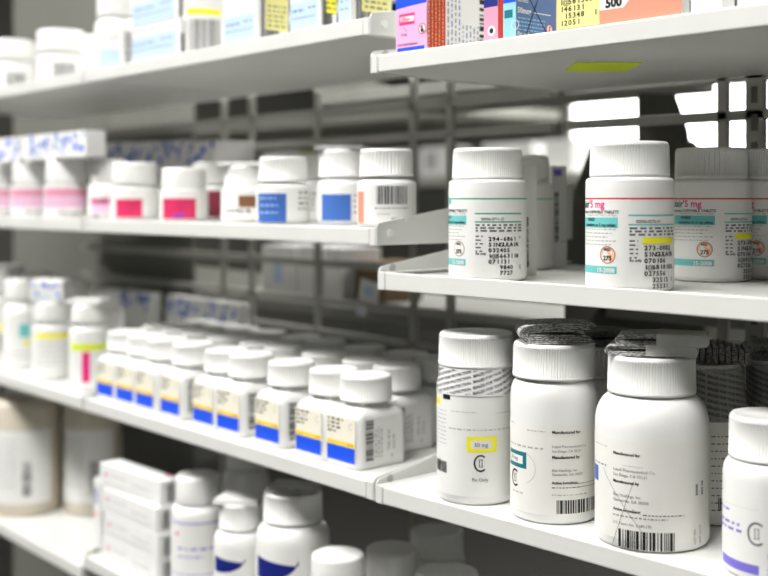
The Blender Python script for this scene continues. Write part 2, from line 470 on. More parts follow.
s = Sheet(); s.line(X(-46), yy(462), X(-8), yy(518), .00022, GRINK); s.line(X(-17), yy(471), X(-37), yy(535), .00022, GRINK); s.build('pen_scribble', lb, on_cyl(R3))

# bottle four: small bottle with violet band, nearest
R4 = .0256; H4 = .0845
o4 = bottle(RB, SL, 772, .030, R4, H4, (.0226, .0230), .052, 'small white bottle with violet band and violet ringed mark at the right edge', 'large bottles on the near lower shelf', ribs=80, rn=.0205, zn=.061)
X = pxs(o4, R4); yy = lambda y: (200-y)*o4['t']/F-SL
lb = wrap_label(o4, R4, .004, yy(489), PAPER)
s = Sheet()
for y, a, b, h in ((507, -47, -38, .0012), (519, -47, -30, .0013), (525, -47, -28, .0013)): s.micro(X(a), yy(y), X(b), h, PURP)
s.micro(X(-45), yy(500), X(-12), .0002, LTINK)
for i in range(5): s.text(X(-1+6*i), yy(566), 'USE BY / LOT', .0024, PURP, .01, rot=PI/2)
s.build('printed_text', lb, on_cyl(R4))
s = Sheet(); s.rect(X(-46.5), yy(561), X(-12), yy(552), PURP, shear=-.03); s.build('violet_band', lb, on_cyl(R4))
s = Sheet(); c_two(s, X(-14), yy(523), .0062, GRINK, .0011); s.build('schedule_mark', lb, on_cyl(R4))

# shaded bottles behind them
def dark_sealed(px, dep, label, H=.098):
    ob = bottle(RB, SL, px, dep, .0255, H, (.0212, .020), .060, label, 'sealed bottles at the back of the near lower shelf', ribs=48, rn=.0185, zn=.076)
    zc = H-.020
    seal_band(ob, .026, .064, .0214, H-.003, DKBAND, BLACK, prof=[(.0255, .064), (.0242, .070), (.0218, .077), (.0215, H-.003)], tilt=-.2)
    l = wrap_label(ob, .0255, .006, .060, CREAM)
    x = Sheet()
    for k in range(11): x.micro(.002, .055-.0045*k, .034, .0007, GRINK)
    for k in range(11): x.micro(-.034, .055-.0045*k, -.004, .0007, GRINK)
    x.build('printed_text', l, on_cyl(.0255))
    x = Sheet(); x.barcode(.006, .010, .026, .018); x.build('barcode', l, on_cyl(.0255))
    return ob
d5 = dark_sealed(708, .100, 'shaded bottle with printed neck seal just right of the widest bottle')
d6 = dark_sealed(782, .145, 'shaded sealed bottle behind the small violet banded bottle')
d7 = bottle(RB, SL, 600, .110, .0275, .100, (.0235, .021), .066, 'shaded plain bottle seen in the gap behind the two large bottles', ribs=48, rn=.020, zn=.078)

# ------------------------------------------------------------------ folded leaflets
def leaflet(base, lift, w, d, T, n, label, yaw, mats=(LEAF, LEAFW), dx=0, dy=0, packs=1, flap=False, up=.0012):
    """sheets folded round one another: nested U folds, rounded on the left as the camera sees it"""
    p = base.location; th = math.atan2(-p.y, -p.x)
    o = empty('folded_leaflet', (p.x+dx, p.y+dy, lift), th+PI/2+yaw)
    tag(o, label, 'leaflet')
    for q in range(packs):
        zb = q*(T+.0006); pitch = T/2/n; sh = .006*q
        for k in range(n):
            ro = T/2-k*pitch; ri = ro-pitch*.62; cx = -w/2+T/2+sh; cz = T/2+zb
            xr = w/2-.0015*k+sh-.003*(k % 2)
            def prof(rr):
                top = [(xr-(xr-cx)*i/8, cz+rr+up*math.sin(PI*i/8)) for i in range(9)]
                arc = [(cx-rr*1.35*math.sin(PI*i/10), cz+rr*math.cos(PI*i/10)) for i in range(1, 10)]
                lo = [(cx+(xr-cx)*i/8, cz-rr) for i in range(9)]
                return top+arc+lo
            A, B = prof(ro), prof(ri); N = len(A); dd = d/2-.0006*k
            vs = []
            for a, c in zip(A, B): vs += [(a[0], -dd, a[1]), (c[0], -dd, c[1]), (a[0], dd, a[1]), (c[0], dd, c[1])]
            fs = []
            for i in range(N-1):
                a = 4*i; b_ = a+4
                fs += [(a, b_, b_+1, a+1), (a+2, a+3, b_+3, b_+2), (a, a+2, b_+2, b_), (a+1, b_+1, b_+3, a+3)]
            fs += [(0, 1, 3, 2), (4*N-4, 4*N-2, 4*N-1, 4*N-3)]
            m = MB(); m.add(vs, fs, mats[0]); m.build('folded_sheet', o)
        if flap:
            m = MB(); x0 = -w*.05+sh; x1 = w/2+.001+sh
            pr = [(x0, zb+.0002), (x1, zb+.0002), (x1+.0012, zb+T*.5), (x1, zb+T+up*.5+.0003), (x0, zb+T+up+.0003)]
            m.prism(pr, 'y', -d/2-.0004, d/2+.0004, mats[1]); m.build('plain_flap', o, .0006, 2)
    return o
def top_of(ob, H): return ob.location.z+H+.0001
leaflet(o2, top_of(o2, H2), .046, .034, .0115, 5, 'printed leaflet folded into nested layers resting on the middle large bottle', .10, dx=.001, dy=.001)
leaflet(o3, top_of(o3, H3), .050, .030, .0056, 3, 'thick folded leaflet with plain white flaps on the widest bottle', -.06, packs=2, flap=True, mats=(LEAF, FLAPG))
leaflet(d7, top_of(d7, .100), .040, .034, .009, 4, 'dark folded leaflet on the shaded plain bottle in the gap', .2, mats=(LEAFG, LEAFW))
# ribbed roll-folded leaflet behind
def ribbed(base, H, label, rz, w=.05, d=.03, n=13):
    o = empty('pleated_leaflet', (base.location.x, base.location.y, base.location.z+H+.0001), rz); tag(o, label, 'leaflet')
    m = MB(); step = w/n
    for i in range(n):
        x = -w/2+i*step; hh = .011+.0015*math.sin(i)
        pts = [(x, 0), (x+step*.82, 0), (x+step*.82, hh-.001), (x+step*.6, hh), (x+step*.2, hh), (x, hh-.001)]
        m.prism(pts, 'y', -d/2, d/2, LEAFG)
    m.build('pleats', o)
    k = MB(); k.box((-w/2-.0015, -d/2-.0002, 0), (-w/2, d/2, .009), LEAFW); k.build('cover_sheet', o)
    return o
ribbed(d5, .098, 'pleated dark leaflet resting on the shaded sealed bottle', math.radians(35))
leaflet(d6, top_of(d6, .098), .044, .034, .0105, 5, 'dark curled leaflet on the shaded sealed bottle at the right edge', .1, mats=(LEAFG, LEAFW))

# ================================================================== nearest bay, middle shelf
SM = surf(ZB, 'mid')-.0028
def chew_bottle(px, dep, label, ink, dose, lines, hi, yaw=0, group='bottles with teal print on the near middle shelf'):
    R = .0258; H = .0872
    ob = bottle(RB, SM, px, dep, R, H, (.0235, .0205), .0639, label, group, ribs=92, rn=.0225, zn=.0664, yaw=yaw)
    Rp = 43.5; X = lambda dx: R*math.asin(max(-.99, min(.99, dx/Rp)))
    K = .0006                      # metres per photo pixel on the reference bottle
    Y = lambda y: (290.5-y)*K+.0012
    l = wrap_label(ob, R, .003, .0600, PAPER)
    s = Sheet()
    if dose:
        s.text(X(-37.8), Y(211.5), "Singulair'", .0060, BLACK, .02, align='r'); s.text(X(-37.5), Y(211.5), dose, .0060, MAG, .02)
    else:
        s.micro(X(-41), Y(208), X(-33), .003, TEAL)
    s.text(X(-10), Y(217), 'Montelukast CHEWABLE TABLETS', .0024, BLACK, .02, align='r'); s.text(X(-12), Y(219.8), 'Patients 6-14 Years of Age', .0022, LTINK, 0, align='r')
    s.text(X(-33), Y(224.5), 'NSAID', .0026, BLACK, .02, lay=4, align='r')
    s.text(X(-13), Y(229.5), 'equivalent to 5 mg tablet', .0024, BLACK, .02, lay=4, align='r')
    for i in range(5): s.micro(-.050, Y(233+3.7*i), X(-13-4*(i % 3)), .0006, LTINK)
    s.text(X(18), Y(226), '00006-0275-31' if dose else '00006-0711-31', .0025, GRINK, .02, align='c')
    for i in range(3): s.micro(X(0), Y(232+3.1*i), X(42), .0011, GRINK)
    for i in range(5): s.micro(X(0), Y(244+4*i), X(8), .0009, GRINK)
    s.text(X(0), Y(263), 'Rx only', .0022, BLACK, .03)
    s.build('printed_text', l, on_cyl(R))
    for nm, a, y0, b, y1, mm in (('coloured_line', -44, 203.5, 44, 202, ink), ('teal_band', -99, 231, -11, 221, TEAL), ('teal_band', -99, 275, -12, 268, TEAL),
                                 ('ruled_line', -1, 219.5, 42, 218, TEAL if dose else GREEN), ('ruled_line', -1, 228.5, 42, 227, TEAL if dose else GREEN)):
        s = Sheet(); s.rect(-.0615 if a == -44 else (-.050 if a == -99 else X(a)), Y(y0), .0615 if b == 44 else X(b), Y(y1), mm); s.build(nm, l, on_cyl(R))
    s = Sheet(); s.text(X(-31), Y(274), '15-2008', .0036, PAPER, .03, lay=4)
    s.build('reversed_text', l, on_cyl(R))
    s = Sheet(); s.disc(X(-21), Y(257), .0048, PEACH if dose else CREAM, 1); s.ring(X(-21), Y(257), .0050, .0004, BROWN, 2)
    s.text(X(-21), Y(262), '275', .0036, BLACK, .03, align='c', lay=4); s.text(X(-21), Y(253), 'MSD', .0022, BLACK, .02, align='c', lay=4)
    s.build('round_seal', l, on_cyl(R))
    s = Sheet()
    if hi: s.rect(X(12), Y(246), X(41), Y(240), YEL, 3)
    y0 = 252
    for i, tx in enumerate(lines):
        s.mono(X(13.5), Y(y0+6.1*i-(0 if hi else 4)), tx, .0036, .00245, BLACK, .045, 5)
    s.build('dispensing_sticker_text', l, on_cyl(R))
    return ob
chew_bottle(487.5, .0273, 'white bottle with green line and teal print, leftmost on the near middle shelf', GREEN, '', ['294-6861 *', 'SINGULAIR', '032405', 'I@5663118', '071131', '   9840  1', '   7727'], False, yaw=-.30)
chew_bottle(629.5, .0273, 'white bottle with red line and yellow highlight standing in front, centre right of shelf', RED, '5 mg', ['273-0002', 'SINGULAIR', '070106', 'I@6810105', '027556', '  32515 1', '  25531'], True)
chew_bottle(711, .132, 'shaded red-lined bottle directly right of the highlighted bottle in front', RED, '5 mg', ['273-0002', 'SINGULAIR', '070106', 'I@6810105', '027556', '  32515 1', '  25531'], True, yaw=.35)
chew_bottle(764, .178, 'shaded red-lined bottle cut off by the right edge of the picture', RED, '5 mg', ['273-0002', 'SINGULAIR', '070106', 'I@6810105', '027556', '  32515 1', '  25531'], True, yaw=.33)
chew_bottle(519, .138, 'shaded green-lined bottle half hidden behind the leftmost teal print bottle', GREEN, '', ['294-6861 *', 'SINGULAIR', '032405'], False, yaw=-.9)

# ------------------------------------------------------------------ cartons
def carton(run, sf, pl, pr, dep, pside, h, label, group=None, m=CARD, cat='carton', z0=0, depth=None, bevel=.0004):
    u0 = run.at(pl, dep)[1]; u1 = run.at(pr, dep)[1]
    d1 = run.dep(pside, u1)-dep if depth is None else depth
    o = empty('medicine_carton', run.W(u0, dep, sf+z0+.0001), -run.a)
    tag(o, label, cat, group)
    b = MB(); b.box((0, 0, 0), (u1-u0, d1, h), m); b.build('box', o, bevel, 1)
    o['w'] = u1-u0; o['d'] = d1; o['h'] = h
    return o
# slim upright pack and barcode carton behind the leftmost teal print bottle
c = carton(RB, SM, 523.5, 524.5, .072, 537, .0775, 'slim folded white leaflet pack standing behind the leftmost teal print bottle', cat='leaflet')
s = Sheet(); s.text(.0042, .006, 'I@5663118 071131 9840', .0034, BLACK, .03, rot=PI/2); s.build('printed_text', c, on_side(c['w']))
c = carton(RB, SM, 549, 552, .165, 567, .0800, 'white carton with vertical barcode at the back of the near middle shelf')
s = Sheet(); s.barcode(.003, .020, .008, .060, vert=True); s.build('barcode', c, on_side(c['w']))
s = Sheet(); s.micro(.011, .02, .026, .0006, GRINK); s.rect(.002, .072, .012, .077, PURP); s.build('printed_text', c, on_side(c['w']))

ST = surf(ZB, 'top')
# pink carton
c = carton(RB, ST, 396, 427, .004, 486, .075, 'pink and navy carton with red side, leftmost on the near top shelf', 'cartons on the near top shelf')
w, d = c['w'], c['d']; k = .80/F
s = Sheet(); s.rect(0.0002, .0002, w-.0002, .075, PINKP); s.rect(.0015, .0004, w*.93, .0030, BLUE, 2)
n = 14
for i in range(n): s.rect(w*(.0+i/n), .0300+.0015*math.sin(PI*.5*i/n), w*((i+1)/n)-(0 if i < n-1 else .0004), .0749, BLUE, 2)
s.rect(.0035, .0185, w*.62, .0262, MAG, 3); s.rect(.0045, .0205, w*.6, .0242, PAPER, 4)
s.ring(w*.86, .0143, .0036, .0006, RED, 6); s.disc(w*.86, .0143, .0031, PAPER, 5)
s.disc(w*.86, .0132, .0014, BLACK, 7); s.rect(w*.86-.0006, .0137, w*.86+.0006, .0166, BLACK, 7); s.line(w*.86-.0022, .0165, w*.86+.0022, .0121, .0005, BLACK, 8)
s.build('front_print', c, on_front())
s = Sheet(); s.text(.0052, .0208, '20mg', .0042, MAG, .03, lay=6); s.text(.0055, .0110, '5 mL', .0030, NAVY, .01, lay=4)
s.text(.0020, .0042, 'INCLUDES BINDING', .0022, NAVY, .02, lay=4); s.line(.0075, .0170, .0115, .0135, .0003, NAVY)
s.build('front_text', c, on_front())
s = Sheet(); wr = d*.30
s.rect(.0002, .0002, wr, .075, BRICK); s.rect(wr, .0002, d*.99, .075, PAPER)
for i in range(5): s.micro(.001, .0012+wr*i/5.2, .075, .0006, STICK if i else PAPER, 3, rot=True)
s.build('side_panel_print', c, on_side(w))
s = Sheet()
for i in range(9): s.micro(.001, wr+.002+(d*.9-wr)*i/9.5, .075 if i < 4 else .020, .0011, MIDB if i % 2 else GRINK, 3, rot=True)
s.build('side_text', c, on_side(w))
s = Sheet(); s.barcode(d*.88, .002, d*.985, .075, vert=True); s.build('barcode', c, on_side(w))
# second pink carton, partly hidden
c = carton(RB, ST, 484, 498, .012, 503, .075, 'pink and navy carton mostly hidden behind the first pink carton', 'cartons on the near top shelf')
s = Sheet(); s.rect(0, .0002, c['w'], .075, MAUVE); s.rect(0, .023, c['w'], .075, NAVY, 2); s.disc(c['w']*.55, .0075, .0033, PAPER, 2); s.disc(c['w']*.55, .0075, .0018, BLACK, 3); s.build('front_print', c, on_front())
s = Sheet(); s.rect(0, .0002, c['d'], .075, BRICK); s.build('side_panel_print', c, on_side(c['w']))
# aqua and slate carton with crossed side
c = carton(RB, ST, 503.5, 516, .004, 556, .070, 'aqua and slate blue carton with a black pen cross on its side', 'cartons on the near top shelf')
w, d = c['w'], c['d']
s = Sheet(); s.rect(0, .0002, w, .070, AQUA); s.rect(0, .022, w, .070, BLUE, 2); s.rect(0.001, .0125, w*.75, .0175, DKTEAL, 2); s.ring(w*.95, .0075, .0032, .0005, PAPER, 3); s.build('front_print', c, on_front())
s = Sheet(); s.rect(.0002, .0002, d, .070, SLATE); s.build('side_panel_print', c, on_side(w))
s = Sheet(); s.text(.001, .0155, '50mcg', .0050, PAPER, .03, lay=3); s.rect(.016, .0166, .034, .0172, PAPER, 2)
for i in range(4): s.micro(.002, .012-.0024*i, .028, .0007, AQUA, 2)
s.text(.001, .001, 'Rx only', .0042, PAPER, .03, lay=3); s.text(.001, .0225, 'tablets', .004, PAPER, .0, lay=3)
s.ring(.0325, .0080, .0032, .0005, RED, 4); s.disc(.0325, .0080, .0028, PAPER, 3); s.line(.031, .0058, .034, .0103, .0005, RED, 6); s.rect(.0320, .0062, .0330, .0098, RED, 5)
s.build('side_text', c, on_side(w))
s = Sheet(); s.line(.008, .0, .022, .028, .0006, BLACK, 6); s.line(.031, .0035, .010, .028, .0006, BLACK, 6); s.build('pen_cross', c, on_side(w))
# coral carton with yellow sticker
c = carton(RB, ST, 556.5, 682, .004, 690, .068, 'wide coral and white carton with pale yellow numbered sticker', 'cartons on the near top shelf')
w, d = c['w'], c['d']; kk = w/125
s = Sheet(); s.rect(0, .0002, w, .068, CORAL); s.build('front_print', c, on_front())
s = Sheet(); s.add([(45*kk, .0185), (45*kk, .068), (w*.999, .068), (w*.999, .0225), (82*kk, .0170), (70*kk, .0085), (46*kk, .0085)], [(0, 1, 2, 3, 4, 5, 6)], PAPER, 2)
s.text(52*kk, .0098, '500', .0075, BLACK, .05, lay=4); s.micro(85*kk, .0250, w*.95, .001, GRINK, 3); s.build('brand_panel', c, on_front())
s = Sheet(); s.rect(1*kk, .0008, 46*kk, .068, STICK, 5); s.build('numbered_sticker', c, on_front())
s = Sheet()
for i, tx in enumerate(('12051', ' 15348  1', '146131', 'I@5813004', '3-042')): s.mono(4*kk, .0026+.0042*i, tx, .0044, .0031, BLACK, .03, 7)
s.build('sticker_text', c, on_front())
c = carton(RB, ST, 690.5, 722, .006, 735, .066, 'plain white carton with small grey code at right end of the near top shelf', 'cartons on the near top shelf')
s = Sheet(); s.rect(.004, .009, .009, .018, LTINK); s.line(.011, .010, .013, .016, .0008, MAG); s.line(.0145, .010, .0125, .016, .0008, MAG); s.build('front_print', c, on_front())
c = carton(RB, ST, 737, 800, .006, 815, .066, 'plain white carton cut off by the right edge on the near top shelf', 'cartons on the near top shelf')

# ================================================================== middle bay, top shelf
TA = surf(ZA, 'top')
def blue_carton(pl, pr, ps, h, label, dep=.006, sticker='', z0=0, both=True):
    c = carton(RA, TA, pl, pr, dep, ps, h, label, 'pale blue cartons on the middle bay top shelf', z0=z0)
    w, d = c['w'], c['d']
    s = Sheet(); s.rect(.001, .0015, w*.94, min(h*.75, .023), SKY); s.build('blue_panel', c, on_front())
    s = Sheet(); s.micro(.004, .0155, w*.5, .0014, MIDB, 3); s.micro(w*.62, .0165, w*.85, .0012, GRINK, 3); s.micro(.003, .0100, w*.85, .0008, MIDB, 3)
    s.micro(.003, h-.004, w*.5, .0012, MAG, 3); s.build('printed_text', c, on_front())
    if d > .006:
        s = Sheet(); s.barcode(d*.12, .002, d*.7, h*.6); s.build('barcode', c, on_side(w))
        if sticker:
            s = Sheet(); z = .009 if sticker == 'y' else .012
            s.rect(d*(.25 if sticker == 'y' else .35), z, d*.95, h, STICK if sticker == 'y' else YEL, 4)
            for i in range(5): s.micro(d*.33, z+.003+.004*i, d*.9, .0014, GRINK, 6)
            s.build('yellow_sticker', c, on_side(w))
    return c
blue_carton(338, 351, 392, .060, 'pale blue and white carton at right end of the middle bay top shelf', sticker='y')
blue_carton(290, 320, 337, .060, 'pale blue carton with grey barcode side, second from the shelf end', sticker='n')
blue_carton(224, 257, 289, .060, 'pale blue carton with large pale yellow sticker, right of the yellow banded bottle', sticker='y')
blue_carton(132, 180, 186, .032, 'flat pale blue carton under a stacked carton, left of the yellow banded bottle')
blue_carton(132, 178, 184, .030, 'flat carton stacked on another pale blue carton on the top shelf', z0=.0325)
def simple_bottle(run, sf, px, dep, R, H, cap, zs, label, group=None, ribs=0, marks=(), m=PAPER, zn=None, yaw=0, lab=None, rn=None):
    ob = bottle(run, sf, px, dep, R, H, cap, zs, label, group, ribs, zn=zn, yaw=yaw, rn=rn)
    l = wrap_label(ob, R, *(lab or (.004, zs-.001)), m)
    for nm, f in marks:
        s = Sheet(); f(s, R, H, zs); s.build(nm, l, on_cyl(R))
    return ob
def lines(u0, u1, ys, h, m): return lambda s, R, H, zs: [s.micro(u0*R, y*zs, u1*R, h, m) for y in ys]
def block(u0, v0, u1, v1, m, shear=0): return lambda s, R, H, zs: s.rect(u0*R, v0*zs, u1*R, v1*zs, m, 1, shear)
def codes(u0, v0, u1, v1, vert=False, m=None): return lambda s, R, H, zs: s.barcode(u0*R, v0*zs, u1*R, v1*zs, m, vert)
simple_bottle(RA, TA, 200, .034, .0235, .085, (.020, .020), .052, 'white bottle with yellow banded barcode label among the pale blue cartons', marks=(
    ('yellow_band', block(-.5, .70, .9, .80, YEL)), ('barcode', codes(-.4, .05, .9, .62, m=GRINK))))
simple_bottle(RA, TA, 118, .030, .0235, .0790, (.021, .025), .040, 'white bottle with pale blue label at left end of the middle bay top shelf', marks=(
    ('blue_patch', block(-.9, .05, .1, .5, SKY)), ('barcode', codes(.25, .1, .75, .95, True, GRINK)), ('printed_text', lines(-.9, .0, (.7, .8), .0012, MAUVE))))

# ================================================================== middle bay, middle shelf
MA = surf(ZA, 'mid')
G = 'small bottles on the middle bay middle shelf'
simple_bottle(RA, MA, 386.5, .028, .0216, .0565, (.0198, .0205), .0300, 'small ribbed-cap bottle with barcode, rightmost on the middle bay middle shelf', G, 44, (
    ('barcode', codes(-.33, .55, .75, .98)), ('orange_patch', block(-1.25, .1, -.85, .85, CORAL)),
    ('printed_text', lambda s, R, H, zs: (s.micro(-.4*R, .44*zs, .8*R, .0007, GRINK), s.micro(-.3*R, .30*zs, .1*R, .0005, GRINK), s.text(.15*R, .18*zs, 'NDC', .0024, GRINK, .0)))), rn=.0165)
b2 = simple_bottle(RA, MA, 343, .062, .0216, .0600, (.0198, .0225), .0300, 'small bottle with blue label and grey disc on cap behind the rightmost small bottle', G, 40, (
    ('blue_patch', block(-.9, .1, .3, .8, MIDB)), ('printed_text', lines(.4, .9, (.75, .6, .45, .3), .0012, GRINK))))
b3 = simple_bottle(RA, MA, 283, .030, .0222, .0545, (.0200, .0205), .0290, 'small white bottle with bright blue label, third from the shelf end', G, 40, (
    ('blue_patch', block(-1.1, .05, .12, .85, MIDB)), ('text_lines', lines(-.95, -.2, (.7, .5, .3), .0012, SKY)), ('printed_text', lines(.6, 1.1, (.85, .7, .55, .4), .0016, GRINK))), rn=.0165)
b4 = simple_bottle(RA, MA, 246, .042, .0215, .0490, (.0190, .0210), .0290, 'small white bottle with brown label and pale disc on its cap', G, 40, (
    ('brown_patch', block(-.3, .45, .8, .8, BROWN)), ('printed_text', lines(-.9, .2, (.35, .3), .0015, GRINK))), rn=.0165)
simple_bottle(RA, MA, 311, .100, .0216, .0600, (.0195, .021), .030, 'shaded small bottle behind the blue labelled bottles', G, 0, (('printed_text', lines(.0, .9, (.8, .65, .5, .35), .0016, GRINK)), ('blue_patch', block(-.9, .1, -.05, .8, MIDB))))
simple_bottle(RA, MA, 213, .085, .0220, .0560, (.0195, .021), .030, 'shaded small bottle with maroon label in the gap beside the brown labelled one', G, 0, (('maroon_patch', block(-1.2, .1, 1.2, .95, MAROON)),))
simple_bottle(RA, MA, 184, .030, .0222, .0490, (.0205, .021), .0290, 'small bottle with crimson label standing alone left of the gap', G, 0, (('crimson_patch', block(-1.0, .08, .5, .72, CRIM)), ('printed_text', lines(-.4, .0, (.2, .14), .0014, BLUE))), rn=.0165)
simple_bottle(RA, MA, 135, .034, .0240, .0565, (.0225, .022), .0300, 'small bottle with crimson label, second of the crimson pair from the right', G, 0, (('crimson_patch', block(-.85, .08, .3, .68, CRIM)),), rn=.018)
simple_bottle(RA, MA, 109, .048, .0215, .0620, (.0190, .024), .0300, 'small bottle with pale magenta label at left end of the middle bay', G, 0, (('pink_patch', block(-1.0, .08, .9, .72, LILAC)), ('magenta_band', block(-1.0, .5, .9, .72, MAG))), rn=.018)
def disc_on(base, H, label, r, m=FOILG, hh=.0022):
    o = empty('paper_insert', (base.location.x, base.location.y, base.location.z+H+.0001), .6); tag(o, label, 'leaflet')
    for k in range(3):
        b = MB(); n = 8
        pts = [(-r, -r*.8), (r, -r*.8), (r, r*.8), (-r, r*.8)]
        b.prism([(x*(1-.04*k), y*(1-.05*k)) for x, y in pts], 'z', k*hh/2.6, (k+.8)*hh/2.6, m); b.build('folded_sheet', o, .0003, 1)
disc_on(b2, .0600, 'thin grey folded insert on the cap of the blue labelled bottle', .0205, FOILG, .0030)
disc_on(b4, .0490, 'thin pale folded insert on the cap of the brown labelled bottle', .0215, LEAFW, .0030)
# blue spotted packs
def spotted(run, sf, pl, pr, dep, h, label, group, depth=.05, z0=0):
    c = carton(run, sf, pl, pr, dep, 0, h, label, group, depth=depth, z0=z0)
    w = c['w']; s = Sheet()
    nx = max(2, int(w/.009))
    for i in range(nx*2):
        s.disc(random.uniform(.003, w-.003), h-random.uniform(.003, min(.024, h-.003)), random.uniform(.0022, .0042), BLUE if i % 3 else MIDB, 1, 12)
    s.build('blue_spots', c, on_front())
    s = Sheet()
    for i in range(4): s.micro(.003, h-.006-.005*i, w-.003, .0007, SKY, 3)
    s.build('printed_text', c, on_front())
    return c
GP = 'blue spotted packs at the back of the middle bay middle shelf'
for i, (l, r) in enumerate(((92, 122), (124, 152), (154, 184), (186, 214))):
    spotted(RA, MA, l, r, .125, .088-.002*i, 'shaded blue spotted pack behind the crimson labels, %s from left' % ('first', 'second', 'third', 'fourth')[i], GP)

# ================================================================== far left bay, middle and top shelves
GC = 'mauve labelled bottles of the far left bay'
for i, (px, dep, nm) in enumerate(((67, .032, 'nearest the bay seam'), (33, .034, 'in the middle of its row'), (4, .036, 'cut off by the left edge'))):
    simple_bottle(RA, MA, px, dep, .0243, .0640, (.0228, .026), .0360, 'white bottle with mauve label, far left bay, ' + nm, GC, 0, (
        ('mauve_band', block(-1.2, .62, 1.0, .90, MAUVE)), ('pink_patch', block(-1.2, .30, .9, .60, LILAC)), ('printed_text', lines(-.4, .9, (.12, .16), .0016, GRINK))))
for i, (l, r) in enumerate(((52, 86), (22, 50), (-8, 20))):
    spotted(RA, MA, l, r, .012, .0270, 'bright blue spotted pack lying on the mauve labelled bottles, %s from left' % ('third', 'second', 'first')[i], 'blue spotted packs of the far left bay', z0=.0640, depth=.022)
GT = 'squat bottles on the far left top shelf'
for px, dep, H, nm in ((61, .034, .0570, 'the right one of the front pair'), (13, .034, .0600, 'the left one of the front pair'), (38, .095, .062, 'behind and between the front pair'), (96, .100, .062, 'shaded behind the bay seam')):
    simple_bottle(RA, TA, px, dep, .0260, H, (.0262, .025), .0260, 'squat wide-capped white bottle, far left top shelf, ' + nm, GT, 0, (('grey_print', codes(-.3, .1, .6, .75, m=GRINK)),))

# ================================================================== middle bay, lower shelf: blue and yellow labelled bottles
LA = surf(ZA, 'low')
def rrect(w, d, r, n=6):
    pts = []
    for cx, cy, a0 in ((w/2-r, d/2-r, 0), (-w/2+r, d/2-r, PI/2), (-w/2+r, -d/2+r, PI), (w/2-r, -d/2+r, 1.5*PI)):
        for i in range(n+1):
            a = a0+PI/2*i/n; pts.append((cx+r*math.cos(a), cy+r*math.sin(a)))
    return pts
def square_body():
    if 'sq' in _cache: return _cache['sq']
    w, d = .0395, .0490; b = MB()
    rings = []
    for z, k, r in ((0, .0015, .005), (.0012, .0004, .006), (.003, 0, .006), (.036, 0, .006), (.0395, .0006, .007), (.0425, .0025, .008), (.0445, .006, .010), (.0452, .010, .0095)):
        rings.append([(x, y, z) for x, y in rrect(w-2*k, d-2*k, min(r, (w-2*k)/2-.0005))])
    n = len(rings[0])
    cr = .0165
    for z, rr in ((.0455, cr), (.052, cr)):
        base = rings[0]
        ring = []
        for i in range(n):
            a = math.atan2(base[i][1], base[i][0]); ring.append((rr*math.cos(a), rr*math.sin(a), z))
        rings.append(ring)
    vs = [p for r in rings for p in r]; fs = [tuple(reversed(range(n)))]
    for k in range(len(rings)-1): fs += [(k*n+i, k*n+(i+1) % n, (k+1)*n+(i+1) % n, (k+1)*n+i) for i in range(n)]
    fs.append(tuple((len(rings)-1)*n+i for i in range(n)))
    b.add(vs, fs, BODY, True)
    me = b.mesh('body'); _cache['sq'] = me; return me
def square_bottle(u, dc, label, front=True, group='blue and yellow labelled bottles'):
    o = empty('square_pill_bottle', RA.W(u, dc, LA), -RA.a+random.uniform(-.02, .02)); tag(o, label, 'pill bottle', group)
    obj('body', square_body(), o)
    obj('cap', cap_mesh(.0198, .0190, .0480, 52, CAP), o)
    W2 = .0395/2-.0033; D2 = .0490/2
    s = Sheet(); s.rect(-W2-.0005, .004, W2+.0005, .0375, mat('yellowish_label_paper', (.80, .765, .64), .5, .4, .01, 80))
    fl = s.build('front_label', o, on_front(-D2))
    s = Sheet(); s.rect(-W2, .0045, W2, .0160, BLUE, 2); s.build('blue_block', fl, on_front(-D2))
    s = Sheet(); s.rect(-W2, .0163, W2, .0195, AMBER, 2); s.build('yellow_band', fl, on_front(-D2))
    s = Sheet()
    for i, (a, b) in enumerate(((0, .55), (0, .42), (0, .48), (0, .3))): s.micro(-W2+.001, .0345-.0030*i, -W2+.001+(b-a)*2*W2, .0014, BLACK, 3)
    s.ring(W2-.0045, .0315, .0024, .0005, LTINK, 3, .7, 5.5); s.micro(W2-.008, .0175, W2-.001, .0008, BROWN, 4); s.micro(-W2+.001, .0175, -W2+.009, .0006, BROWN, 4)
    s.build('printed_text', fl, on_front(-D2))
    s = Sheet(); s.rect(-D2+.006, .004, D2-.006, .0375, PAPER); sl = s.build('side_label', o, on_side(.0395/2))
    s = Sheet(); s.barcode(-D2+.0075, .0065, -D2+.0150, .0360, vert=True); s.build('barcode', sl, on_side(.0395/2))
    s = Sheet()
    for k in range(3): s.micro(.008, -D2+.0168+.0028*k, .030, .0009, GRINK, 3, rot=True)
    s.text(-D2+.031, .012, '79301 40 02', .0030, GRINK, .01, rot=PI/2); s.text(-D2+.036, .012, '10-01-90', .0030, GRINK, .01, rot=PI/2)
    s.text(-D2+.032, .0065, 'A', .0034, GRINK, .01)
    s.build('printed_text', sl, on_side(.0395/2))
    return o
fronts = [(-.432, 'at far left end'), (-.3905, 'second from the left'), (-.351, 'third from the left'), (-.3035, 'fourth from the left'), (-.2465, 'fifth from the left'), (-.2070, 'sixth from the left'), (-.1485, 'third from the right, beside a gap'), (-.0920, 'second from the right'), (-.0522, 'rightmost, barcode side fully visible')]
ordn = ('leftmost', 'second from left', 'third from left', 'fourth from left', 'fifth from left', 'sixth from left', 'third from right', 'second from right', 'rightmost')
for i, (u, nm) in enumerate(fronts):
    square_bottle(u-.001, .012+.0490/2, 'square bottle with blue and yellow label, front row, ' + nm)
    for rw, dd in ((2, .0890), (3, .1420)):
        square_bottle(u+random.uniform(-.0005, .0005)-(.026 if rw == 2 else .034), dd, 'square white bottle, %s row, behind the %s front one' % (('second', 'third')[rw-2], ordn[i]), group='square bottles behind the front row')
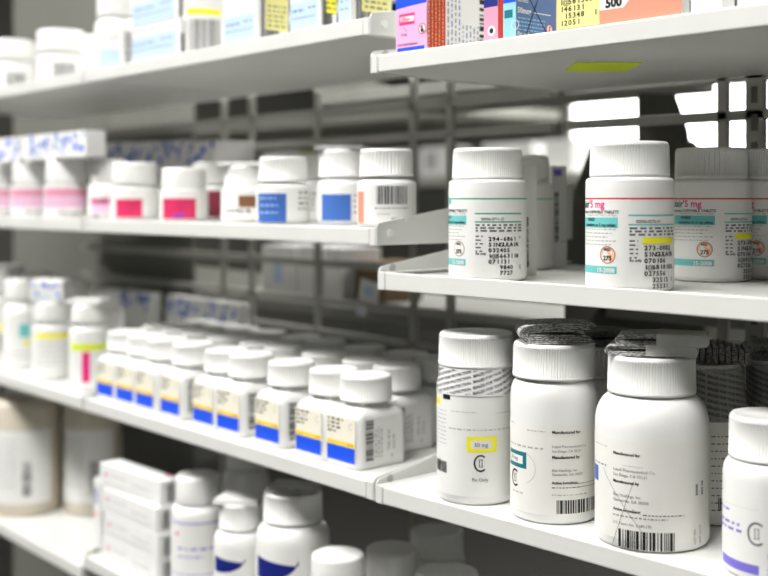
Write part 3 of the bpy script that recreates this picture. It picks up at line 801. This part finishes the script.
for i, (l, r) in enumerate(((118, 150), (166, 200), (204, 238))):
    spotted(RA, LA, l, r, .192, .082, 'blue spotted pack behind the square white bottles, %s from the left' % ('first', 'second', 'third')[i], 'blue spotted packs behind the square bottles', depth=.016)
# far left bay, lower shelf
GL = 'bottles on the far left lower shelf'
b = simple_bottle(RA, LA, 89, .032, .0205, .0900, (.0190, .020), .060, 'white bottle with lime band and magenta stripe beside the blue labelled row', GL, 0, (
    ('lime_band', block(-1.1, .70, 1.1, .82, LIME)), ('magenta_stripe', block(-.35, .15, .05, .68, MAG)), ('printed_text', lines(.2, 1.0, (.6, .5, .4, .3, .2), .0012, TEAL))), zn=.066)
disc_on(b, .0900, 'pale folded insert on the lime banded bottle cap', .0200, LEAFW, .004)
b = simple_bottle(RA, LA, 52, .034, .0225, .0860, (.0205, .022), .056, 'white bottle with pale yellow band and blue spotted insert on its cap', GL, 0, (
    ('yellow_band', block(-.9, .82, .9, .92, YEL)), ('printed_text', lines(-.8, .8, (.7, .6, .5, .4, .3), .0012, LTINK)), ('mauve_stripe', block(1.15, .2, 1.3, .6, MAUVE))), zn=.060)
o = empty('spotted_insert', (b.location.x, b.location.y, b.location.z+.0861), .75); tag(o, 'thick blue spotted folded insert on top of the pale yellow banded bottle', 'leaflet')
m = MB(); m.box((-.019, -.017, 0), (.019, .017, .024), CARD); m.build('folded_pack', o, .002, 2)
s = Sheet()
for i in range(12): s.disc(random.uniform(-.016, .016), random.uniform(.004, .021), .0022, BLUE if i % 2 else SKY, 1, 12)
s.build('blue_spots', o, on_front(-.017))
simple_bottle(RA, LA, 21, .042, .0215, .1050, (.0195, .024), .062, 'tall white bottle with teal and amber label patches on the far left lower shelf', GL, 0, (('teal_patch', block(-.1, .6, .5, .85, TEAL)), ('amber_patch', block(.1, .42, .6, .55, STICK)), ('printed_text', lines(-.8, .8, (.3, .2), .0012, GRINK))), zn=.072)
simple_bottle(RA, LA, -6, .036, .0215, .1100, (.0200, .024), .064, 'tall white bottle with yellow patch cut off by the left edge', GL, 0, (('yellow_patch', block(-.5, .6, .9, .75, YEL)), ('barcode', codes(.2, .2, .7, .55, True)),), zn=.074)
for i, (px, dep, H) in enumerate(((36, .105, .105), (72, .105, .100), (104, .110, .094), (8, .11, .110))):
    simple_bottle(RA, LA, px, dep, .0225, H, (.0205, .022), .066, 'plain white bottle, back row of the far left lower shelf, %s' % ('behind the teal patched one', 'behind the lime banded one', 'beside the bay seam', 'nearest the left edge')[i], GL, 0, (('printed_text', lines(-.8, .8, (.7, .5, .3), .0012, LTINK)),))

# ================================================================== far left bay, bottom shelf: jugs
JC = surf(ZC, 'bot')
def jug(px, dep, label, R=.042, H=.152):
    t, u = RA.at(px, dep); p = RA.W(u, dep, JC); o = empty('plastic_jug', p, math.atan2(-p.y, -p.x)); tag(o, label, 'jug', 'cream jugs on the far left bottom shelf')
    obj('body', body_mesh(R, H*.84, H*.90, .020, H*.93, JUG), o); obj('cap', cap_mesh(.023, H*.09, H*.91, 40, CAP), o)
    l = wrap_label(o, R, H*.10, H*.66, PAPER, -1.3, .75)
    s = Sheet(); s.barcode(-.004, H*.16, .006, H*.42, GRINK, True); s.build('barcode', l, on_cyl(R))
    s = Sheet()
    for k in range(8): s.micro(-.045, H*(.58-.05*k), -.012, .0016, LTINK, 2)
    s.build('printed_text', l, on_cyl(R))
jug(26, .050, 'large cream jug with white barcode label nearest the left edge')
jug(93, .110, 'large cream jug with white label behind the white carton stack', R=.034)
jug(60, .155, 'shaded cream jug between and behind the other two jugs', R=.034)

# ================================================================== middle bay, bottom shelf
BA = surf(ZA, 'bot')
hs = .0238
for i in range(4):
    dx = -3 if i == 3 else (0, 1, -1)[i]
    c = carton(RA, BA, 103+dx, 157+dx*.6, .010, 177, hs-.0006, 'flat white carton, %s of the stack beside the lilac printed bottle' % ('bottom one', 'second from bottom', 'second from top', 'topmost')[i], 'stacked white cartons', z0=i*hs)
    w, d = c['w'], c['d']
    s = Sheet(); s.disc(.012, hs*.55, .0022, MAG, 1, 12); s.micro(.022, hs*.55, w*.45, .0012, LTINK, 2); s.micro(w*.55, hs*.45, w*.85, .0012, LTINK, 2); s.micro(.01, hs*.2, w*.9, .0006, GRINK, 2); s.build('printed_text', c, on_front())
    s = Sheet(); s.barcode(d*.3, .003, d*.9, hs-.004, GRINK); s.build('barcode', c, on_side(w))
    if i == 3:
        c.rotation_euler[2] += .05
        s = Sheet(); s.rect(.02, .01, w*.8, .013, SKY); s.disc(w*.85, .02, .004, MAG, 2, 12); s.build('top_print', c, lambda u, v, e: (u, v, hs-.0006+e))
c = carton(RA, BA, 93.5, 100.5, .022, 103, .070, 'narrow white carton with blue and red print left of the carton stack', depth=.05)
s = Sheet(); s.rect(.004, .045, .009, .062, SLATE); s.disc(.006, .034, .003, CORAL, 1, 12); s.build('front_print', c, on_front())
GB = 'bottles on the middle bay bottom shelf'
simple_bottle(RA, BA, 198, .036, .0245, .1050, (.0205, .024), .070, 'white bottle with lilac printed lines beside the white carton stack', GB, 0, (
    ('ruled_lines', lambda s, R, H, zs: (s.rect(-1.2*R, .93*zs, 1.2*R, .945*zs, PURP), s.rect(-1.2*R, .28*zs, 1.2*R, .29*zs, PURP))), ('printed_text', lambda s, R, H, zs: (s.micro(-.8*R, .60*zs, .7*R, .0018, PURP), s.micro(-.8*R, .5*zs, .2*R, .0014, PURP), s.disc(-.85*R, .80*zs, .0018, MAG, 2, 12)))), rn=.0175)
def swoosh(s, R, H, zs):
    n = 16; vs = []
    for i in range(n+1):
        k = i/n; u = (-1.2+1.35*k)*R; top = .87*zs; bot = top-.22*zs*math.sqrt(max(0, 1-k**2.5))
        vs += [(u, bot), (u, top-.06*zs*k)]
    s.add(vs, [(2*i, 2*i+2, 2*i+3, 2*i+1) for i in range(n)], NAVY, 1)
m1 = simple_bottle(RA, BA, 241, .034, .0235, .0955, (.0190, .022), .060, 'white bottle with navy half-oval mark and pale insert, the smaller of two', GB, 40, (('navy_mark', swoosh), ('printed_text', lines(.3, 1.0, (.5, .4, .3), .0012, GRINK))), rn=.0165)
m2 = simple_bottle(RA, BA, 293, .040, .0305, .1170, (.0245, .0235), .078, 'larger white bottle with navy half-oval mark and dark insert on its cap', GB, 48, (('navy_mark', swoosh), ('printed_text', lines(.3, 1.0, (.5, .4, .3), .0012, GRINK))), rn=.021)
m3 = simple_bottle(RA, BA, 246, .110, .0235, .118, (.0190, .022), .070, 'shaded white bottle behind the smaller navy marked bottle', GB, 0, ())
disc_on(m1, .0955, 'pale folded insert on the smaller navy marked bottle', .0205, LEAFW, .004)
disc_on(m2, .1170, 'dark crinkled insert on the larger navy marked bottle', .0200, FOILG, .0045)
disc_on(m3, .118, 'grey folded insert on the shaded bottle near the shelf above', .022, FOILG, .010)
simple_bottle(RA, BA, 338, .028, .0240, .0850, (.0208, .020), .050, 'low white bottle in front, only its cap seen at the bottom edge', GB, 0, ())
simple_bottle(RA, BA, 392, .082, .0240, .0790, (.0215, .020), .050, 'shaded low white bottle second from the right along the bottom edge', GB, 0, ())
BB = surf(ZB, 'bot')
simple_bottle(RB, BB, 437, .150, .0240, .0710, (.0225, .020), .045, 'shaded white bottle at the back of the near bottom shelf', 'bottles on the near bottom shelf', 0, ())
simple_bottle(RB, BB, 447, .078, .0260, .0710, (.0240, .020), .045, 'shaded wide-capped bottle at the right end along the bottom edge', 'bottles on the near bottom shelf', 0, ())

# ------------------------------------------------------------------ small lime patches
def underside_patch(run, px, dep, z, w, d, label, m=LIME):  # thin flat patch of lime colour set just under a shelf
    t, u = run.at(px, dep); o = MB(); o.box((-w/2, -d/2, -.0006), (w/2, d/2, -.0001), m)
    ob = o.build('lime_patch'); ob.location = run.W(u, dep, z); ob.rotation_euler[2] = PI/2-TH; tag(ob, label, 'sticker')
underside_patch(RB, 602, .085, ZB['top'], .043, .050, 'long lime patch under the near top shelf')
underside_patch(RB, 712, .052, ZB['mid'], .012, .014, 'small lime patch under the near middle shelf')

# ================================================================== frames behind the shelves
def frame(run, posts, rails, label, u0, u1, dep=.216):
    o = empty('shelving_frame', run.W(0, 0, -CZ), -run.a); tag(o, label, 'shelving frame')
    for px, w, slots in posts:
        t, u = run.at(px, dep+.008)
        b = MB(); b.box((u-w/2, dep, .0), (u+w/2, dep+.005, CZ+.75), GREY); p = b.build('upright', o, .0006, 1)
        if slots:
            q = MB()
            for k in range(60): q.box((u-.0025, dep-.0006, CZ-.45+.02*k), (u+.0025, dep, CZ-.45+.02*k+.012), DARK)
            q.build('slot', p)
    for z, h, dd in rails:
        b = MB(); b.box((u0, dep-.0, CZ+z-h/2), (u1, dep+dd, CZ+z+h/2), GREY); b.build('rail', o, .001, 2)
RAILH = [(.092, .010, .010), (.062, .0075, .008), (-.067, .008, .008), (-.107, .007, .008), (-.140, .006, .008), (-.26, .008, .008), (-.40, .008, .008), (.20, .008, .008)]
frame(RB, ((727.5, .0085, False), (760, .015, True)), RAILH, 'grey steel frame of rails and posts behind the nearest bay', -.002, .42)
frame(RA, ((228, .009, False), (256, .009, False), (322, .008, False), (418, .009, False), (455, .009, False)), RAILH, 'grey steel frame of rails and slim posts behind the middle bay', E1, -.032, dep=.222)
# back panel behind the far bay and left half of the middle bay
b = MB(); u1 = RA.at(193, .245)[1]
b.box((E1-.3, .245, 0), (u1, .249, CZ+.75), mat('panel_grey', (.17, .17, .15), .6, .3, .03, 5)); ob = b.build('back_panel'); ob.location = RA.W(0, 0, -CZ); ob.rotation_euler[2] = -RA.a; tag(ob, 'plain grey steel back panel behind the far left bay', 'panel')

# ------------------------------------------------------------------ shelves of the other side (next aisle)
RD = Run((-.5966, .545), math.radians(1.2))
def rear_shelf(u0, u1, z, label, d0=.262, dp=.20):
    o = empty('rear_shelf', RD.W(u0, d0, z), -RD.a); tag(o, label, 'shelf')
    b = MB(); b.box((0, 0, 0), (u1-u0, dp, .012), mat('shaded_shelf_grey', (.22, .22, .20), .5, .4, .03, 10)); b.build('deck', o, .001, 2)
    for x in (0, u1-u0-.0014):
        m = MB(); m.prism([(0, .012), (dp, .012), (dp, .017), (0, .045)], 'x', x, x+.0014, GREY); m.build('side_flange', o)
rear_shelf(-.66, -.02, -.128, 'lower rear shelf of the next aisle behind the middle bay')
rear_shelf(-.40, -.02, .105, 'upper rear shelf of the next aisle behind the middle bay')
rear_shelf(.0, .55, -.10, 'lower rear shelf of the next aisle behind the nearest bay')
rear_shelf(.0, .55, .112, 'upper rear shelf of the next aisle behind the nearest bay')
# end brackets
def bracket(poly, u, label):
    o = MB(); o.prism(poly, 'x', 0, .0016, DARK); ob = o.build('end_bracket', None, .0004, 1)
    ob.location = RD.W(u, 0, 0); ob.rotation_euler[2] = -RD.a; tag(ob, label, 'bracket')
bracket([(.213, -.16), (.42, -.16), (.42, .045), (.40, .0555), (.258, .0500), (.247, .043), (.228, .010), (.214, -.06)], -.0050, 'tall dark steel end bracket behind the highlighted bottle')
bracket([(.30, .03), (.395, -.02), (.375, .0650), (.355, .0960), (.30, .0930)], .006, 'small dark steel bracket above the tall end bracket')
def rear_box(pl, pr, dep, sf, h, label, m=CARD, depth=.06, mark=None):
    c = carton(RD, sf, pl, pr, dep, 0, h, label, 'cartons in the next aisle', m, depth=depth)
    if mark:
        s = Sheet(); s.rect(c['w']*mark[0], h*.25, c['w']*mark[1], h*.8, mark[2]); s.build('colour_patch', c, on_front())
    return c
S1 = -.128+.012
for i, (l, r, h, m, mk) in enumerate(((262, 296, .060, CARD, (.35, .6, SKY)), (298, 322, .061, CARD, None), (324, 342, .060, CARD, (.6, .9, CREAM)))):
    rear_box(l, r, .31, S1, h, 'blurred white carton behind the middle bay, %s from the left' % ('first', 'second', 'third')[i], m, mark=mk)
rear_box(355, 384, .33, S1, .045, 'blurred dark brown carton behind the rails', mat('brown_card', (.16, .10, .05), .6, .3))
S2 = .112+.012
# items standing on far shelving across the aisle
RF = Run((-.5966, .545), 0)
FD = 1.15
o = empty('far_shelf', RF.W(-3.0, FD, .030), 0); tag(o, 'shelf in the far aisle glimpsed between the rails', 'shelf')
b = MB(); b.box((0, 0, 0), (4.6, .3, .02), GREY); b.build('deck', o)
for x in (.02, 4.54):
    for y in (.01, .26): b = MB(); b.box((x, y, -CZ-.030), (x+.03, y+.03, .6), GREY); b.build('upright', o)
o = empty('far_shelf', RF.W(-2.95, FD, .175), 0); tag(o, 'upper shelf in the far aisle glimpsed under the near top shelf', 'shelf')
b = MB(); b.box((0, 0, 0), (RF.at(560, FD+.3)[1]+2.95, .3, .02), GREY); b.build('deck', o)
fb = [(262, 300, .065, CARD, None), (302, 318, .06, mat('lime_card', (.6, .7, .05), .5, .3), None), (322, 372, .062, CARD, (.6, .8, SKY)), (376, 392, .07, DARK, None), (394, 414, .06, CARD, None), (420, 452, .064, CARD, (.2, .5, LTINK)), (482, 532, .064, CARD, (.1, .3, SKY)), (545, 572, .066, CARD, None)]
for i, (l, r, h, m, mk) in enumerate(fb):
    rear_box(l, r, FD+.02, .050, h, 'blurred carton on the far aisle shelf, %s along from the left' % ('first', 'second, lime', 'third', 'fourth, dark', 'fifth', 'sixth', 'seventh', 'eighth')[i], m, mark=mk)
# hanging card and small price tag on the rail
def hang(px, dep, z, w, h, label, m=PAPER, rot=0):
    t, u = RA.at(px, dep); o = MB(); o.box((-w/2, 0, -h/2), (w/2, .0006, h/2), m)
    ob = o.build('hanging_card'); ob.location = RA.W(u, dep, z); ob.rotation_euler = (0, rot, -RA.a); tag(ob, label, 'card')
    s = Sheet(); s.rect(-w*.3, -h*.25, w*.2, h*.2, SKY); s.build('blue_print', ob, on_front())
hang(369, .218, -.0915, .030, .021, 'small white and blue card hanging on the rail behind the middle bay', rot=.15)
hang(361, .218, -.1120, .014, .009, 'tiny white tag clipped on the lower rail')

# ================================================================== room
def struct(name, a, b, m):
    q = MB(); q.box(a, b, m); o = q.build(name); o['kind'] = 'structure'; return o
FLOOR = mat('grey_vinyl_floor', (.06, .059, .055), .4, .5, .06, 3)
WALL = mat('pale_grey_wall', (.13, .13, .115), .8, .3, .03, 4)
CEIL = mat('ceiling_tile', (.75, .75, .72), .9, .2, .03, 20)
GLOW = mat('window_daylight', (1, 1, 1), .5, .3, emit=(1, .99, .96), strength=5.0)
struct('floor', (-5.0, -3.0, -.1), (3.5, 4.6, 0), FLOOR)
struct('ceiling', (-5.0, -3.0, 2.75), (3.5, 4.6, 2.85), CEIL)
struct('wall_back', (-5.0, 4.5, 0), (3.5, 4.6, 2.75), WALL)
struct('wall_left', (-5.1, -3.0, 0), (-5.0, 4.6, 2.75), WALL)
struct('wall_front', (-5.0, -3.1, 0), (3.5, -3.0, 2.75), WALL)
struct('wall_right', (3.5, -3.0, 0), (3.6, 4.6, 2.75), WALL)
def win(n, pl, pr, z0, z1):
    r = RB; Y = 4.49; dep = Y-.545
    x0 = r.W(r.at(pl, dep)[1], dep).x; x1 = r.W(r.at(pr, dep)[1], dep).x
    q = MB(); q.box((x0, Y-.01, CZ+z0), (x1, Y, CZ+z1), GLOW); w = q.build('window_%d' % n); w['kind'] = 'structure'
    f = MB()
    for a, b in (((x0-.04, Y-.03, CZ+z0-.04), (x1+.04, Y, CZ+z0)), ((x0-.04, Y-.03, CZ+z1), (x1+.04, Y, CZ+z1+.04)), ((x0-.04, Y-.03, CZ+z0), (x0, Y, CZ+z1)), ((x1, Y-.03, CZ+z0), (x1+.04, Y, CZ+z1))): f.box(a, b, STEEL)
    g = f.build('window_frame', w)
win(1, 576, 800, .13, .50)
PANEL = mat('light_panel', (1, 1, 1), .5, .3, emit=(1, .985, .95), strength=6.0)
def lamp(x, y, w, d, power, nm):
    o = empty('ceiling_light', (x, y, 2.75)); tag(o, nm, 'ceiling light')
    q = MB(); q.box((-w/2, -d/2, -.03), (w/2, d/2, -.02), PANEL); q.build('diffuser', o)
    f = MB()
    for a, b in (((-w/2-.03, -d/2-.03, -.035), (w/2+.03, -d/2, 0)), ((-w/2-.03, d/2, -.035), (w/2+.03, d/2+.03, 0)), ((-w/2-.03, -d/2, -.035), (-w/2, d/2, 0)), ((w/2, -d/2, -.035), (w/2+.03, d/2, 0))): f.box(a, b, STEEL)
    f.build('frame', o)
    L = bpy.data.lights.new('tube', 'AREA'); L.shape = 'RECTANGLE'; L.size = w; L.size_y = d; L.energy = power; L.color = (1, .99, .965)
    l = bpy.data.objects.new('tube_light', L); COL.objects.link(l); l.location = (x, y, 2.70)
lamp(-.5, -.46, 1.2, .5, 44, 'recessed ceiling panel light above the aisle, nearest the bays')
lamp(-2.1, -.52, 1.2, .5, 48, 'recessed ceiling panel light above the far left of the aisle')
lamp(-1.2, 1.9, 1.2, .6, 55, 'recessed ceiling panel light above the next aisle')
lamp(1.2, 2.4, 1.2, .6, 25, 'recessed ceiling panel light right of the next aisle')
# broad soft fill lamp on the room's front side, added without a visible source
L = bpy.data.lights.new('daylight', 'AREA'); L.shape = 'RECTANGLE'; L.size = 3.2; L.size_y = 1.6; L.energy = 2; L.color = (1, .995, .98)
l = bpy.data.objects.new('front_fill_light', L); COL.objects.link(l); l.location = (-1.3, -2.7, 1.75); l.rotation_euler = (math.radians(80), 0, math.radians(8))

w = bpy.data.worlds.new('world'); sc.world = w; w.use_nodes = True
w.node_tree.nodes['Background'].inputs[0].default_value = (.9, .9, .88, 1); w.node_tree.nodes['Background'].inputs[1].default_value = .6

# ================================================================== camera
cam = bpy.data.cameras.new('camera'); co = bpy.data.objects.new('camera', cam); COL.objects.link(co); sc.camera = co
co.location = (0, 0, CZ); cam.sensor_width = 36; cam.lens = F/768*36
co.rotation_euler = (PI/2, 0, PI/2-TH)
cam.shift_y = -(288-200)/768
cam.clip_start = .02; cam.clip_end = 50
cam.dof.use_dof = True; cam.dof.focus_distance = .70; cam.dof.aperture_fstop = 5.0; cam.dof.aperture_blades = 7
sc.view_settings.view_transform = 'Standard'; sc.view_settings.look = 'None'; sc.view_settings.gamma = 1; sc.view_settings.use_curve_mapping = False
sc.view_settings.exposure = 0.10
